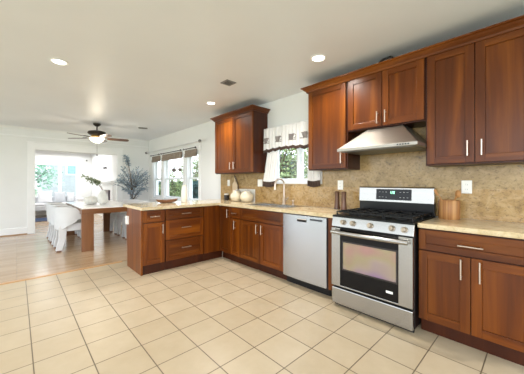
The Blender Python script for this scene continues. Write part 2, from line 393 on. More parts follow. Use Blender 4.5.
# sink base
t = base_cab('cherry sink base cabinet under the window with false drawer front and two doors', (XFB, 3.085, 0), RZ, .865)
tf = shaker(t, 'false_front', g/2, .865-g/2, .70, .862, .05)
door(t, .0, .4325, .125, .69, .4325-.05, .60); door(t, .4325, .865, .125, .69, .4325+.05, .60)
# narrow cabinet
t = base_cab('narrow cherry base cabinet left of the sink with small drawer over a slim door', (XFB, 3.335, 0), RZ, .25)
door(t, 0, .25, .70, .862, .125, .775, .11, 'drawer', .04, False); door(t, 0, .25, .125, .69, .25-.12, .60, .13, 'door', .055)
# corner cabinet with full height door
t = base_cab('corner cherry base cabinet with one tall full-height door', (XFB, 3.645, 0), RZ, .31)
door(t, 0.005, .31, .125, .862, .31-.05, .76, .13)
# peninsula
PF, PX = 3.65, 1.213
t = base_cab('peninsula end cabinet with one drawer over one door and a red-brown side panel', (PX, PF, 0), 0, .325, .02, .58)
door(t, .02, .32, .70, .862, .17, .78, .13, 'drawer', .05, False); door(t, .02, .32, .125, .69, .32-.04, .60)
MB().box(0-.004, .018, 0, .6, 0, .874).build('side_panel', cherry, t, bevel=.002)
t = base_cab('peninsula cabinet with a stack of three wide drawers', (PX+.325, PF, 0), 0, .62, .02, .58)
for z0, z1 in ((.715, .862), (.425, .705), (.125, .415)): door(t, .005, .615, z0, z1, .31, (z0+z1)/2+(.0 if z1 > .8 else .02), .15, 'drawer', .055, False)
t = thing('blind_corner_panel', 'plain flat cherry panel filling the inner corner of the peninsula', 'cabinet', (PX+.945, PF, 0), 0)
MB().box(.002, XFB+.02-PX-.945, 0, .02, .12, .874).build('panel', cherry, t, bevel=.0015)
MB().box(.002, XFB-PX-.945+.075, .02, .04, 0, .12).build('toe_kick_or_shade', cherry_dark, t)
MB().box(.002, XFB-PX-.945+.1, .585, .6, .12, .874).build('back_panel', cherry, t)
# ---------------- wall cabinets
XFU = 2.72
def wall_cab(label, loc, w, z0, z1, doors, d=.328):
    t = thing('wall_cabinet', label, 'cabinet', loc, RZ, 'wall cabinets'); carcass(t, w, d, z0, z1)
    for (x0, x1, hx) in doors: door(t, x0, x1, z0+.014, z1-.02, hx, z0+.13 if z1-z0 > .8 else z0+.10, .125)
    return t
wall_cab('tall single-door cherry wall cabinet left of the range hood', (XFU, 2.05, 0), .545, 1.40, 2.41, [(.005, .53, .53-.05)])
wall_cab('short two-door cherry wall cabinet directly above the range hood', (XFU, 1.505, 0), .775, 1.815, 2.41, [(.008, .386, .386-.04), (.386, .768, .386+.04)])
wall_cab('tall two-door cherry wall cabinet right of the range hood', (XFU, .73, 0), .715, 1.40, 2.41, [(.012, .355, .355-.045), (.355, .705, .355+.045)])
c2 = wall_cab('two-door cherry wall cabinet left of the sink window', (XFU, 4.21, 0), 1.09, 1.405, 2.405, [(.005, .56, .56-.05), (.56, 1.085, .56+.055)])
def crown_profile(o=0.065):   # (outward, z)
    return [(0, 0), (.012, 0), (.018, .016), (.04, .034), (.052, .048), (o, .052), (o, .066), (0, .066)]
def crown(mb, x0, x1, d, z, left=True, right=True):
    pr = crown_profile(); n = len(pr)
    ring = []
    for (o, h) in pr:
        ring.append([(x0-(o if left else 0), d, z+h), (x0-(o if left else 0), -o, z+h), (x1+(o if right else 0), -o, z+h), (x1+(o if right else 0), d, z+h)])
    b = len(mb.v)
    for r in ring: mb.v += r
    for i in range(n):
        j = (i+1) % n
        for k in range(3): mb.face([b+i*4+k, b+i*4+k+1, b+j*4+k+1, b+j*4+k])
    mb.face([b+i*4 for i in range(n)]); mb.face([b+i*4+3 for i in range(n)][::-1])
    return mb
crown(MB(), 0, 1.09, .328, 2.385).build('crown_molding', cherry_h, c2)
cm = crown(MB(), 0, 2.035, .328, 2.385).build('crown_molding', cherry_h, None, (XFU, 2.05, 0), RZ)
tag(cm, 'long cherry crown molding along the tops of the wall cabinets above the range', 'molding')

# ------------------------------------------------------------------ countertops
XE = 2.413
def rounded(poly_mb): return poly_mb
SKX0, SKX1, SKY0, SKY1 = 2.53, 2.93, 2.27, 3.06        # sink cut-out
c = MB(); T0, T1 = .875, .914
c.box(XE, XW-.022, 1.478, SKY0, T0, T1).box(XE, SKX0, SKY0, SKY1, T0, T1).box(SKX1, XW-.022, SKY0, SKY1, T0, T1).box(XE, XW-.022, SKY1, 3.61, T0, T1)
c.box(1.2, XE, 3.61, 4.42, T0, T1).box(XE, XW-.022, 3.61, 4.42, T0, T1)
tag(c.build('countertop', gr_top), 'golden granite worktop running past the sink and out over the peninsula', 'countertop')
tag(MB().box(XE, XW-.022, .005, .706, T0, T1).build('countertop', gr_top, bevel=.009), 'short golden granite worktop right of the range under the wooden crock', 'countertop')

# ------------------------------------------------------------------ range
RX = 2.34; RY = 1.472; RW = .758
t = thing('range', 'freestanding stainless gas range with black cooktop and five knobs', 'range', (RX, RY, 0), RZ)
MB().box(0, RW, .045, .66, .04, .905).build('body', black, t, bevel=.003)
MB().box(.01, RW-.01, .055, .07, .004, .04).build('toe_kick_or_shade', recess_shade, t)  # added dark strip, painted contact shadow under the range
for x in (.04, RW-.04):
    for y in (.09, .6): MB().lathe([(.018, 0), (.018, .045)], (x, y, 0), 12).build('foot', black, t)
sd = MB().box(.004, RW-.004, 0.005, .05, .035, .195).build('storage_drawer', stainless, t, bevel=.008)
od = MB(); wx0, wx1, wz0, wz1 = .135, .625, .40, .66
od.box(.004, .1, .002, .05, .215, .795, 0).box(.645, RW-.004, .002, .05, .215, .795, 0).box(.1, .645, .002, .05, .215, .228, 0)
od.box(.1, .645, .004, .05, .228, .795, 1)
od = od.build('oven_door', [stainless, darkglass], t, bevel=.003)
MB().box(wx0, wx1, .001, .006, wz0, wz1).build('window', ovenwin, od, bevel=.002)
MB().box(wx0-.014, wx1+.014, .002, .0055, wz0-.014, wz1+.014).build('window_frame', M('smoked_border', (46, 40, 38), .15), od)
MB().box(.545, .60, .0, .006, .292, .312).build('badge', plastic, od)
h = MB(); hp = [(.03+.698*i/16, -.038-.022*math.sin(PI*i/16), .758) for i in range(17)]
h.tube(hp, .019, 14); h.tube([(.045, .004, .758), (.045, -.036, .758)], .013); h.tube([(RW-.045, .004, .758), (RW-.045, -.036, .758)], .013)
h.build('handle', stainless, od)
cp = MB().prism([(.012, .805), (.05, .805), (.1, .9), (.034, .9)], 'x', .0, RW)
cp = cp.build('control_panel', stainless, t, bevel=.003)
for kx in (.125, .225, .395, .585, .685):
    k = MB(); yy, zz = .021, .852; d = Vector((0, -.973, .23))
    p = Vector((kx, yy, zz)); k.tube([p, p+d*.01], .026, 18); k.tube([p+d*.01, p+d*.034], [.022, .018], 18)
    k.box(kx-.0035, kx+.0035, yy-.040, yy-.01, zz-.012, zz+.026); k.build('knob', M('knob_metal', (168, 156, 140), .3, .9), t)
ck = MB().box(0, RW, .035, .62, .9, .918).box(0, RW, .025, .035, .9, .916)
ck.build('cooktop', black, t, bevel=.004)
for (bxx, byy, r) in ((.16, .19, .045), (.6, .19, .05), (.16, .47, .04), (.6, .47, .036), (.38, .33, .055)):
    MB().lathe([(r*1.25, .918), (r*1.25, .926), (r, .928), (r*.9, .938), (0.0001, .94)], (bxx, byy, 0), 20).build('burner', blackmatte, t)
for x0, x1 in ((.02, .262), (.266, .492), (.496, .738)):
    gm = MB(); zz0, zz1 = .94, .954; xm_ = (x0+x1)/2
    for yy in (.075, .32, .575): gm.box(x0, x1, yy-.006, yy+.006, zz0, zz1)
    for xx in (x0+.006, x1-.006): gm.box(xx-.006, xx+.006, .075, .575, zz0, zz1)
    gm.box(xm_-.005, xm_+.005, .075, .575, zz0, zz1+.004)
    for yy in (.19, .47): gm.box(x0+.01, x1-.01, yy-.005, yy+.005, zz0, zz1+.004)
    for xx in (x0+.006, x1-.006):
        for yy in (.075, .32, .575): gm.box(xx-.006, xx+.006, yy-.006, yy+.006, .918, zz0)
    gm.build('grate', blackmatte, t, bevel=.002)
bgd = MB().box(0.0, RW, .615, .665, .9, 1.04, 1).prism([(.60, 1.035), (.665, 1.035), (.665, 1.2), (.625, 1.2), (.61, 1.19)], 'x', 0, RW, 0)
bgd = bgd.build('backguard', [stainless, black], t, bevel=.004)
MB().hexa([(.2, .599, 1.06), (.56, .599, 1.06), (.56, .61, 1.06), (.2, .61, 1.06), (.2, .6075, 1.175), (.56, .6075, 1.175), (.56, .618, 1.175), (.2, .618, 1.175)]).build('display_panel', darkglass, bgd)
dg = MB()
def seg(x, s):
    for c_ in s:
        a = {'a': (0, .012, .024, .027), 'g': (0, .012, .012, .015), 'd': (0, .012, 0, .003), 'f': (0, .003, .012, .027), 'b': (.009, .012, .012, .027), 'e': (0, .003, 0, .012), 'c': (.009, .012, 0, .012)}[c_]
        dg.box(x+a[0], x+a[1], .5995, .602, 1.127+a[2], 1.127+a[3])
seg(.345, 'bc'); seg(.366, 'abged'); seg(.384, 'abcdef')
dg.build('clock_digits', clock_e, bgd)
bprint = M('grey_button_print', (150, 150, 148), .5)
for x0 in (.23, .265, .30, .445, .48, .515):
    for zz in (1.085, 1.14): MB().box(x0, x0+.016, .598+(zz-1.06)*.074, .602+(zz-1.06)*.074, zz, zz+.007).build('button', bprint, bgd)

# ------------------------------------------------------------------ dishwasher
t = thing('dishwasher', 'pale stainless dishwasher between the sink cabinet and the range', 'dishwasher', (2.415, 2.215, 0), RZ)
DW = .638
MB().box(.004, DW-.004, .035, .6, .1, .868).build('body', M('dishwasher_tub_grey', (70, 70, 72), .5), t)
MB().box(.004, DW-.004, .09, .11, 0, .1).build('toe_kick_or_shade', black, t)
dp = [(DW/2+(DW/2-.006)*s, .012-.012*(1-s*s)) for s in [i/10 for i in range(-10, 11)]]
d = MB().prism(dp+[(DW-.006, .035), (.006, .035)], 'z', .105, .862).build('door', dwsteel, t, bevel=.003)
MB().box(.24, .375, -.0025, .01, .79, .822, 0).box(.245, .37, -.004, .01, .816, .824, 1).build('pocket_handle', [recess_shade, chrome], d)
MB().box(.425, .58, -.0005, .01, .818, .838).build('control_strip', M('control_strip_grey', (64, 66, 70), .4), d)

# ------------------------------------------------------------------ range hood
t = thing('range_hood', 'stainless pyramid range hood above the gas range', 'range hood', (2.485, 1.49, 0), RZ)
HW = .765; HD = .54
MB().hexa([(0, 0, 1.572), (HW, 0, 1.572), (HW, HD, 1.572), (0, HD, 1.572), (0, 0, 1.602), (HW, 0, 1.602), (HW, HD, 1.602), (0, HD, 1.602)]).build('lip', hoodsteel, t, bevel=.002)
MB().hexa([(0.004, .004, 1.602), (HW-.004, .004, 1.602), (HW-.004, HD, 1.602), (0.004, HD, 1.602), (.22, .26, 1.812), (.56, .26, 1.812), (.56, HD, 1.812), (.22, HD, 1.812)]).build('canopy', hoodsteel, t, bevel=.002)
bt = MB()
for i in range(5): bt.box(.60+i*.022, .613+i*.022, -.003, .004, 1.581, 1.593)
bt.build('button_row', black, t)
MB().box(.04, HW-.04, .05, HD-.05, 1.566, 1.573).build('filter', M('hood_filter_grey', (120, 120, 118), .4, .8), t)

# ------------------------------------------------------------------ sink, faucet, dispenser
t = thing('sink', 'double bowl stainless sink set into the worktop under the window', 'sink', (SKX0, SKY1, .914), RZ)
L_ = SKY1-SKY0; D_ = SKX1-SKX0
r = MB().box(-.012, L_+.012, -.012, .03, 0, .004).box(-.012, L_+.012, D_-.06, D_+.012, 0, .004).box(-.012, .03, .03, D_-.06, 0, .004).box(L_-.03, L_+.012, .03, D_-.06, 0, .004).box(L_/2-.02, L_/2+.02, .03, D_-.06, -.01, .003)
r.build('rim', stainless, t, bevel=.002)
for x0, x1 in ((.03, L_/2-.02), (L_/2+.02, L_-.03)):
    b_ = MB(); y0, y1 = .03, D_-.06; z = -.03
    b_.box(x0, x0+.003, y0, y1, z, 0).box(x1-.003, x1, y0, y1, z, 0).box(x0, x1, y0, y0+.003, z, 0).box(x0, x1, y1-.003, y1, z, 0).box(x0, x1, y0, y1, z-.003, z)
    b_.lathe([(.035, z), (.035, z+.002), (.02, z+.003), (.0001, z+.001)], ((x0+x1)/2, (y0+y1)/2, 0), 16)
    b_.build('bowl', stainless, t)
t = thing('faucet', 'brushed nickel gooseneck faucet behind the sink', 'faucet', (2.945, 2.66, .914))
MB().lathe([(.03, 0), (.03, .012), (.024, .02), (.022, .09), (.016, .1), (.014, .13)], (0, 0, 0), 20).build('base', chrome, t)
pts = [(0, 0, .12), (0, 0, .28)]
for i in range(11): a = PI*i/10; pts.append((-.09+.09*math.cos(a), .012*i/10, .30+.09*math.sin(a)))
pts += [(-.18, .014, .26), (-.18, .014, .225)]
MB().tube(pts, [.014]*(len(pts)-2)+[.016, .017], 14).build('spout', chrome, t)
MB().tube([(.0, -.018, .07), (.0, -.06, .085), (-.0, -.085, .115)], [.009, .008, .007], 10).build('lever', chrome, t)
t = thing('soap_dispenser', 'small nickel soap dispenser right of the faucet', 'dispenser', (2.95, 2.49, .914))
MB().lathe([(.02, 0), (.02, .008), (.013, .012), (.012, .055), (.016, .06), (.015, .075), (.0001, .078)], (0, 0, 0), 16).build('body', chrome, t)
MB().tube([(0, 0, .068), (-.05, .003, .066)], [.006, .005], 8).build('spout', chrome, t)

# ------------------------------------------------------------------ kitchen curtains
t = thing('curtain_valance', 'white valance with grey cup prints and brown hem over the sink window', 'curtain', (2.965, 3.17, 2.06), RZ)
VL = .97
def val(u, v):
    x = VL*u; ph = 14*2*PI*u
    return (x, .018*math.sin(ph)*(.35+.65*v)+.006*math.sin(37*u), .06-v*(.40-.03*math.sin(PI*u)+.012*math.sin(ph*.5)))
MB().grid(val, 112, 16, lambda u, v: 1 if v >= .84 else 0).build('cloth', [curt, curtb], t, thick=.004)
for cx_ in (.10, .37, .64, .88):
    pm = MB(); s_ = .055; z = -.135; k = 0 if int(cx_*100) % 2 else 1
    def q(dx, dz): u = (cx_+dx)/VL; v = (.06-(z+dz))/.385; p = val(u, v); return (p[0], p[1]-.006, z+dz)
    def strip(fn, nu, nv): pm.grid(lambda a, b: q(*fn(a, b)), nu, nv)
    strip(lambda a, b: ((a-.5)*2*s_*(.62+.38*b), (b-.5)*1.5*s_), 8, 5)                   # cup body
    strip(lambda a, b: ((a-.5)*2.6*s_, -.9*s_+b*.22*s_), 8, 1)                          # saucer
    strip(lambda a, b: (s_*(.8+(.42+.16*b)*math.cos(-PI/2+PI*a)), .1*s_+(.42+.16*b)*s_*math.sin(-PI/2+PI*a)), 8, 1)  # handle
    pm.build('cup_print', curtp, t)
tag(MB().tube([(2.975, 2.04, 2.115), (2.975, 3.22, 2.115)], .007, 10).tube([(2.975, 2.1, 2.115), (3.05, 2.1, 2.115)], .006, 8).tube([(2.975, 3.1, 2.115), (3.05, 3.1, 2.115)], .006, 8).build('curtain_rod', trimm), 'thin white rod carrying the valance over the sink window', 'curtain rod')
def tier(loc, wt, wb, h, off, label, seed):
    t = thing('cafe_curtain', label, 'curtain', loc, RZ, 'cafe curtains at the sink window')
    def fn(u, v):
        ww = wt+(wb-wt)*v; x = off(v)+ww*u; ph = 5*2*PI*u+seed
        return (x, .02*math.sin(ph)*(.5+.5*v)-.01*v, -v*h*(1+.03*math.sin(PI*u)))
    MB().grid(fn, 48, 14, lambda u, v: 1 if v >= .84 else 0).build('cloth', [curt, curtb], t, thick=.004)
tier((2.985, 3.06, 1.76), .24, .30, .57, lambda v: -.12*v, 'white cafe curtain with brown hem hanging on the left of the sink window', .4)
tier((2.985, 2.25, 1.76), .19, .20, .56, lambda v: 0*v, 'white cafe curtain with brown hem on the right, half behind the wall cabinet', 2)
tag(MB().tube([(2.99, 2.04, 1.76), (2.99, 3.14, 1.76)], .005, 8).build('tension_rod', trimm), 'thin white tension rod behind the valance holding the two cafe curtains', 'curtain rod')

# ------------------------------------------------------------------ plates on the wall
def plate(label, y, z, w_, kind, x=XW-.02):
    t = thing('wall_outlet' if kind == 'outlet' else 'light_switch', label, 'outlet' if kind == 'outlet' else 'switch', (x, y+w_/2, z), RZ)
    MB().box(0, w_, -.007, 0, -.06, .06).build('cover_plate', plastic, t, bevel=.003)
    if kind == 'outlet':
        for zz in (-.022, .022):
            s_ = MB().box(w_/2-.016, w_/2+.016, -.009, -.006, zz-.014, zz+.014, 0)
            for dx in (-.007, .005): s_.box(w_/2+dx, w_/2+dx+.002, -.0095, -.008, zz-.005, zz+.005, 1)
            s_.build('socket', [plastic, recess_shade], t)
    else:
        n = 2 if w_ > .1 else 1
        for i in range(n): MB().box(w_*(i+.5)/n-.015, w_*(i+.5)/n+.015, -.011, -.006, -.032, .032).build('rocker', plastic, t, bevel=.002)
plate('white wall outlet on the granite right of the range', .476, 1.206, .078, 'outlet')
plate('white outlet plate on the granite left of the range above the wooden mills', 1.766, 1.215, .075, 'outlet')
plate('narrow white switch plate on the granite in the far corner of the worktop', 4.19, 1.236, .075, 'switch')
plate('white double switch plate on the granite left of the sink curtain', 3.285, 1.238, .115, 'switch')
t = thing('wall_outlet', 'white outlet box on the side panel of the peninsula', 'outlet', (PX-.004, 4.2, .69), RZ)
MB().box(-.04, .04, -.03, 0, -.06, .06).build('cover_plate', plastic, t, bevel=.004)
for zz in (-.022, .022): MB().box(-.016, .016, -.032, -.029, zz-.014, zz+.014).build('socket', plastic, t)

# ------------------------------------------------------------------ things on the worktop
Z = .9145
for y, x in ((1.775, 2.93), (1.66, 2.93)): pass
mill = thing('pepper_mill', 'dark wooden mill beside the range, the left of the two', 'mill', (2.945, 1.765, Z), 0, 'wooden mills by the range')
MB().lathe([(.036, 0), (.036, .01), (.031, .06), (.026, .14), (.028, .2), (.03, .215), (.02, .222), (.0001, .224)], (0, 0, 0), 24).build('body', darkwood, mill)
MB().lathe([(.0365, .0), (.0365, .006)], (0, 0, .001), 24).build('base_ring', black, mill)
copy_tree(mill, (2.88, 1.635, Z), .6, 'dark wooden mill next to the range edge, the right of the two')
t = thing('utensil_crock', 'striped wooden utensil crock on the worktop right of the range', 'crock', (2.90, .585, Z))
MB().lathe([(.08, 0), (.083, .006), (.083, .168), (.08, .172), (.074, .17), (.072, .02), (.0001, .018)], (0, 0, 0), 32).build('body', acacia, t)
t = thing('wooden_spoon', 'wooden spoon with round bowl leaning right in the crock', 'spoon', (2.90, .585, Z+.021), 0, 'spoons in the crock')
MB().tube([(.02, .03, 0), (.005, -.035, .14), (0, -.055, .185)], [.006, .006, .007], 8).build('shaft', spoonwood, t)
MB().ball((-.004, -.068, .21), .03, 0, 14, (.35, .75, 1.15)).build('bowl', spoonwood, t)
t = thing('wooden_spatula', 'flat wooden spatula leaning left in the crock towards the range', 'spatula', (2.90, .585, Z+.021), 0, 'spoons in the crock')
MB().tube([(-.02, -.03, 0), (-.01, .05, .14), (-.012, .082, .2)], [.006, .006, .005], 8).build('shaft', spoonwood, t)
MB().hexa([(-.016, .078, .195), (-.008, .078, .195), (-.008, .096, .19), (-.016, .096, .19), (-.016, .1, .25), (-.010, .1, .25), (-.010, .122, .24), (-.016, .122, .24)]).build('blade', spoonwood, t, bevel=.003)
# corner group
PK = 1.14
pot = [(.05, 0), (.078, .012), (.098, .05), (.1, .085), (.088, .12), (.066, .138), (.06, .15), (.062, .156), (.054, .152), (.05, .13), (.0001, .126)]
def crock(loc, label):
    t = thing('ceramic_crock', label, 'crock', loc, 0, 'cream crocks by the sink'); MB().lathe([(r_*PK, z*PK) for r_, z in pot], (0, 0, 0), 28).build('body', cream, t)
    return t
a = crock((2.87, 3.73, Z), 'round cream ceramic crock in the corner, farther from the sink')
for dx in (-1,): MB().lathe([(.066, .176), (.066, .184), (.036, .194), (.014, .198), (.016, .212), (.0001, .216)], (0, 0, 0), 24).build('lid', whitecer, a)
copy_tree(a, (2.88, 3.46, Z), .3, 'round cream ceramic crock in the corner, nearer the sink')
t = thing('ceramic_tray', 'long white ceramic rack standing behind the cream crocks', 'tray', (3.002, 3.63, Z), RZ)
MB().box(-.23, .23, -.014, .02, 0, .012).box(-.23, .23, .005, .02, .012, .215).build('body', whitecer, t, bevel=.006)
t = thing('dark_jar', 'small dark jar with pale lid at the far end of the worktop', 'jar', (2.90, 4.08, Z))
MB().lathe([(.046, 0), (.05, .006), (.05, .09), (.042, .098), (.0001, .098)], (0, 0, 0), 24).build('body', M('dark_jar_glass', (42, 40, 44), .12), t)
MB().lathe([(.045, .098), (.045, .118), (.04, .122), (.0001, .122)], (0, 0, 0), 24).build('lid', whitecer, t)
t = thing('cutting_board', 'pale wooden paddle board leaning on the granite behind the cream crocks', 'cutting board', (2.976, 3.945, Z), RZ)
lean = lambda z: .025-.0*z
MB().prism([(-.075, 0), (.075, 0), (.075, .3), (.04, .34), (.018, .35), (.018, .44), (-.018, .44), (-.018, .35), (-.04, .34), (-.075, .3)], 'y', .013, .027).build('board', M('pale_board_wood', (212, 190, 158), .5, var=.08), t, bevel=.003)
MB().tube([(0, .008, .47), (.02, .006, .42), (.075, .006, .36), (.11, .006, .28), (.12, .006, .2)], .007, 8).tube([(0, .008, .47), (0, .012, .42)], .006, 8).build('strap', M('brown_leather_strap', (72, 50, 38), .6), t)
# peninsula top
t = thing('dough_bowl', 'long shallow wooden bowl on the peninsula worktop', 'bowl', (1.80, 4.2, Z), .0)
b_ = MB(); NB = 32
pr = [(.0001, .006), (.5, .004), (.8, .02), (1, .05), (.95, .05), (.76, .026), (.45, .012), (.0001, .01)]
b_.lathe([(max(r_, .0001), z) for r_, z in [(.45, 0), (.8, .016), (1, .048), (.96, .05), (.76, .024), (.45, .009), (.0001, .008)]], (0, 0, 0), NB)
b_.v = [(x*.185, y*.085, z+.012*(abs(x)**3 if z > .03 else 0)) for x, y, z in b_.v]
b_.build('body', wood('walnut_bowl', (96, 62, 42), (128, 86, 60), (150, 108, 80), (.2, 1, 1), .45), t)
t = thing('white_vase', 'tall slim white vase on the peninsula in front of the dining windows', 'vase', (2.06, 4.12, Z))
MB().lathe([(.04, 0), (.048, .01), (.052, .1), (.05, .19), (.042, .245), (.034, .265), (.034, .282), (.038, .292), (.033, .292), (.028, .27), (.0001, .26)], (0, 0, 0), 28).build('body', whitecer, t)

# ------------------------------------------------------------------ ceiling fittings
def can(label, x, y):
    t = thing('recessed_light', label, 'ceiling light', (x, y, ZC), 0, 'recessed ceiling lights')
    MB().lathe([(.062, -.001), (.088, -.001), (.09, -.006), (.07, -.01), (.062, -.004)], (0, 0, 0), 32).build('trim_ring', trimm, t)
    MB().lathe([(.0001, -.002), (.063, -.002), (.063, -.004), (.0001, -.005)], (0, 0, 0), 28).build('lens', lamp_e, t)
    l = bpy.data.lights.new('recessed_lamp', 'SPOT'); l.energy = 75; l.spot_size = math.radians(150); l.spot_blend = .8; l.shadow_soft_size = .07; l.color = (1, .96, .9)
    o = bpy.data.objects.new('recessed_lamp', l); COL.objects.link(o); o.location = (0, 0, -.03); o.parent = t
can('lit recessed ceiling light nearest the left edge of the photo', .337, 3.61)
can('lit recessed ceiling light in front of the range cabinets', 2.341, 1.625)
can('small lit recessed ceiling light near the window cabinet', 2.362, 3.769)
def vent(label, x, y, w_, d_, rz):
    t = thing('ceiling_vent', label, 'vent', (x, y, ZC), rz)
    MB().box(-w_/2, w_/2, -d_/2, d_/2, -.004, 0).build('backing', recess_shade, t)
    f = MB().box(-w_/2, w_/2, -d_/2, -d_/2+.014, -.01, -.002).box(-w_/2, w_/2, d_/2-.014, d_/2, -.01, -.002).box(-w_/2, -w_/2+.014, -d_/2, d_/2, -.01, -.002).box(w_/2-.014, w_/2, -d_/2, d_/2, -.01, -.002)
    f.build('frame', M('vent_grey', (150, 148, 146), .5), t)
    s_ = MB(); n = int(w_/.024)
    for i in range(1, n): xx = -w_/2+w_*i/n; s_.box(xx-.003, xx+.003, -d_/2+.014, d_/2-.014, -.009, -.003)
    s_.build('slat', MATS['vent_grey'], t)
vent('small square dark ceiling vent in the middle of the kitchen ceiling', 2.045, 2.84, .15, .15, 0)
vent('small dark ceiling vent over the dining area near the windows', 2.24, 6.63, .2, .12, -.4)
t = thing('metal_clip', 'small dark clip with a white end lying on top of the wall cabinets', 'clip', (2.69, 1.12, 2.4515), RZ)
MB().tube([(-.02, 0, .014), (.03, 0, .03), (.10, 0, .034), (.13, .01, .014)], [.007, .012, .012, .006], 8).build('body', black, t)
MB().tube([(-.055, 0, .006), (-.02, 0, .016)], [.006, .007], 8).build('tip', plastic, t)
# ceiling fan
FX, FY = 1.32, 6.85
t = thing('ceiling_fan', 'dark bronze ceiling fan with wooden blades and a lit glass bowl', 'ceiling fan', (FX, FY, ZC))
MB().lathe([(.05, 0-.001), (.075, -.002), (.07, -.03), (.035, -.06), (.02, -.065)][::-1], (0, 0, 0), 24).build('canopy', bronze, t)
MB().tube([(0, 0, -.06), (0, 0, -.16)], .013, 12).build('downrod', bronze, t)
MB().lathe([(.05, -.275), (.12, -.272), (.165, -.245), (.185, -.215), (.17, -.185), (.1, -.165), (.03, -.15), (.0001, -.148)], (0, 0, 0), 32).build('motor_housing', bronze, t)
MB().lathe([(.08, -.325), (.12, -.30), (.11, -.272)], (0, 0, 0), 28).build('light_fitter', M('antique_brass', (190, 152, 84), .3, .8), t)
bl = MB().lathe([(.012, -.435), (.06, -.425), (.12, -.385), (.15, -.335), (.152, -.325), (.145, -.325), (.0001, -.33)], (0, 0, 0), 32).build('glass_bowl', bowl_e, t)
MB().lathe([(.0001, -.46), (.014, -.452), (.016, -.437), (.005, -.432)], (0, 0, 0), 14).build('finial', bronze, t)
MB().tube([(.0, 0, -.455), (.0, 0, -.69)], .0025, 6).lathe([(.0001, -.725), (.014, -.715), (.014, -.695), (.004, -.688)], (0, 0, 0), 12).build('pull_chain', bronze, t)
for ang in (35, 107, 179, 251, 323):
    a = math.radians(ang)+0; dx = math.cos(a)*math.cos(TH)+math.sin(a)*math.sin(TH); dy = -math.cos(a)*math.sin(TH)+math.sin(a)*math.cos(TH)
    th = math.atan2(dy, dx)
    b_ = MB(); out = [(.20, -.045), (.28, -.06), (.52, -.066), (.61, -.06), (.64, -.035), (.645, 0), (.64, .035), (.61, .06), (.52, .066), (.28, .06), (.20, .045)]
    n = len(out); tl = -math.tan(math.radians(14)); i0 = len(b_.v)
    b_.v += [(x, y, -.325+y*tl-.004) for x, y in out]+[(x, y, -.325+y*tl+.004) for x, y in out]
    b_.face(list(range(n))[::-1]); b_.face(list(range(n, 2*n)))
    for i in range(n): j_ = (i+1) % n; b_.face([i, j_, n+j_, n+i])
    o = b_.build('blade', bladewood, t, rz=th)
    MB().box(.09, .26, -.018, .018, -.326, -.318).box(.22, .31, -.03, .03, -.321, -.314).build('blade_bracket', bronze, o, bevel=.002)
l = bpy.data.lights.new('fan_lamp', 'POINT'); l.energy = 10; l.color = (1, .88, .68); l.shadow_soft_size = .1
lo = bpy.data.objects.new('fan_lamp', l); COL.objects.link(lo); lo.parent = t; lo.location = (0, 0, -.5)

# ------------------------------------------------------------------ dining window dressings
def shade(y0, y1, label):
    t = thing('woven_shade', label, 'blind', (XW-.03, y1, 2.05), RZ, 'rolled woven shades')
    wd = y1-y0
    MB().box(.0, wd, -.02, .005, -.185, -.03).tube([(.0, -.012, -.175), (wd, -.012, -.175)], .024, 12).tube([(0, -.016, -.13), (wd, -.016, -.13)], .018, 12).build('cloth', woven, t)
    MB().tube([(.0, -.045, .0), (wd, -.045, .0)], .009, 10).ball((wd+.014, -.045, .0), .02).ball((-.014, -.045, .0), .02).build('rod', bronze, t)
    for x in (.04, wd-.04): MB().tube([(x, .01, 0), (x, -.045, 0)], .006, 8).build('bracket', bronze, t)
shade(5.42, 5.97, 'short woven brown shade rolled up in the right dining window')
shade(6.16, 7.34, 'wide woven brown shade rolled up in the middle dining window')
shade(7.52, 8.1, 'short woven brown shade rolled up in the left dining window')
t = thing('curtain_rod', 'long pale curtain rod with round finials above the dining windows', 'curtain rod', (2.95, 6.8, 2.165), RZ)
MB().tube([(-1.6, 0, 0), (1.6, 0, 0)], .011, 12).build('rod', M('brushed_pale_metal', (222, 222, 222), .4, 0), t)
for s_ in (-1, 1):
    MB().ball((s_*1.63, 0, 0), .036).build('finial', M('grey_finial', (140, 136, 132), .4, .4), t)
    MB().tube([(s_*1.55, 0, 0), (s_*1.55, .1, .0)], .008, 8).build('bracket', MATS['brushed_pale_metal'], t)
for y, lb in ((6.5, 'round grey hanging ornament in the middle dining window, the left one'), (6.17, 'round grey hanging ornament at the right side of the middle dining window')):
    t = thing('hanging_ornament', lb, 'ornament', (2.968, y, 1.565), 0, 'ornaments hanging in the dining window')
    r_ = .055 if y > 6.3 else .042
    MB().ball((0, 0, 0), r_, 0, 18).tube([(0, 0, r_-.003), (0, 0, r_+.015)], .012, 8).build('ball', M('smoky_ornament_glass', (120, 108, 100), .2, .3), t)
    MB().tube([(0, 0, r_+.012), (0, 0, .476)], .0015, 5).build('thread', trimm, t)

# ------------------------------------------------------------------ dining table
TX0, TX1, TY0, TY1, TZ = .845, 1.80, 5.62, 7.68, .785
t = thing('dining_table', 'long wooden dining table with top coloured white as window glare and slab legs behind the peninsula', 'table', (TX0, TY0, 0))
tw, tl = TX1-TX0, TY1-TY0
MB().box(0, tw, 0, tl, TZ-.02, TZ).build('tabletop', tabletopm, t, bevel=.003)
MB().box(0, tw, 0, .07, TZ-.115, TZ-.02).box(0, tw, tl-.07, tl, TZ-.115, TZ-.02).box(0, .05, .07, tl-.07, TZ-.115, TZ-.02).box(tw-.05, tw, .07, tl-.07, TZ-.115, TZ-.02).build('apron', tablewood_h, t, bevel=.002)
for x0, x1 in ((0.002, .19), (tw-.19, tw-.002)):
    for y0, y1 in ((.002, .09), (tl-.09, tl-.002)): MB().box(x0, x1, y0, y1, 0, TZ-.115).build('leg', tablewood, t, bevel=.003)
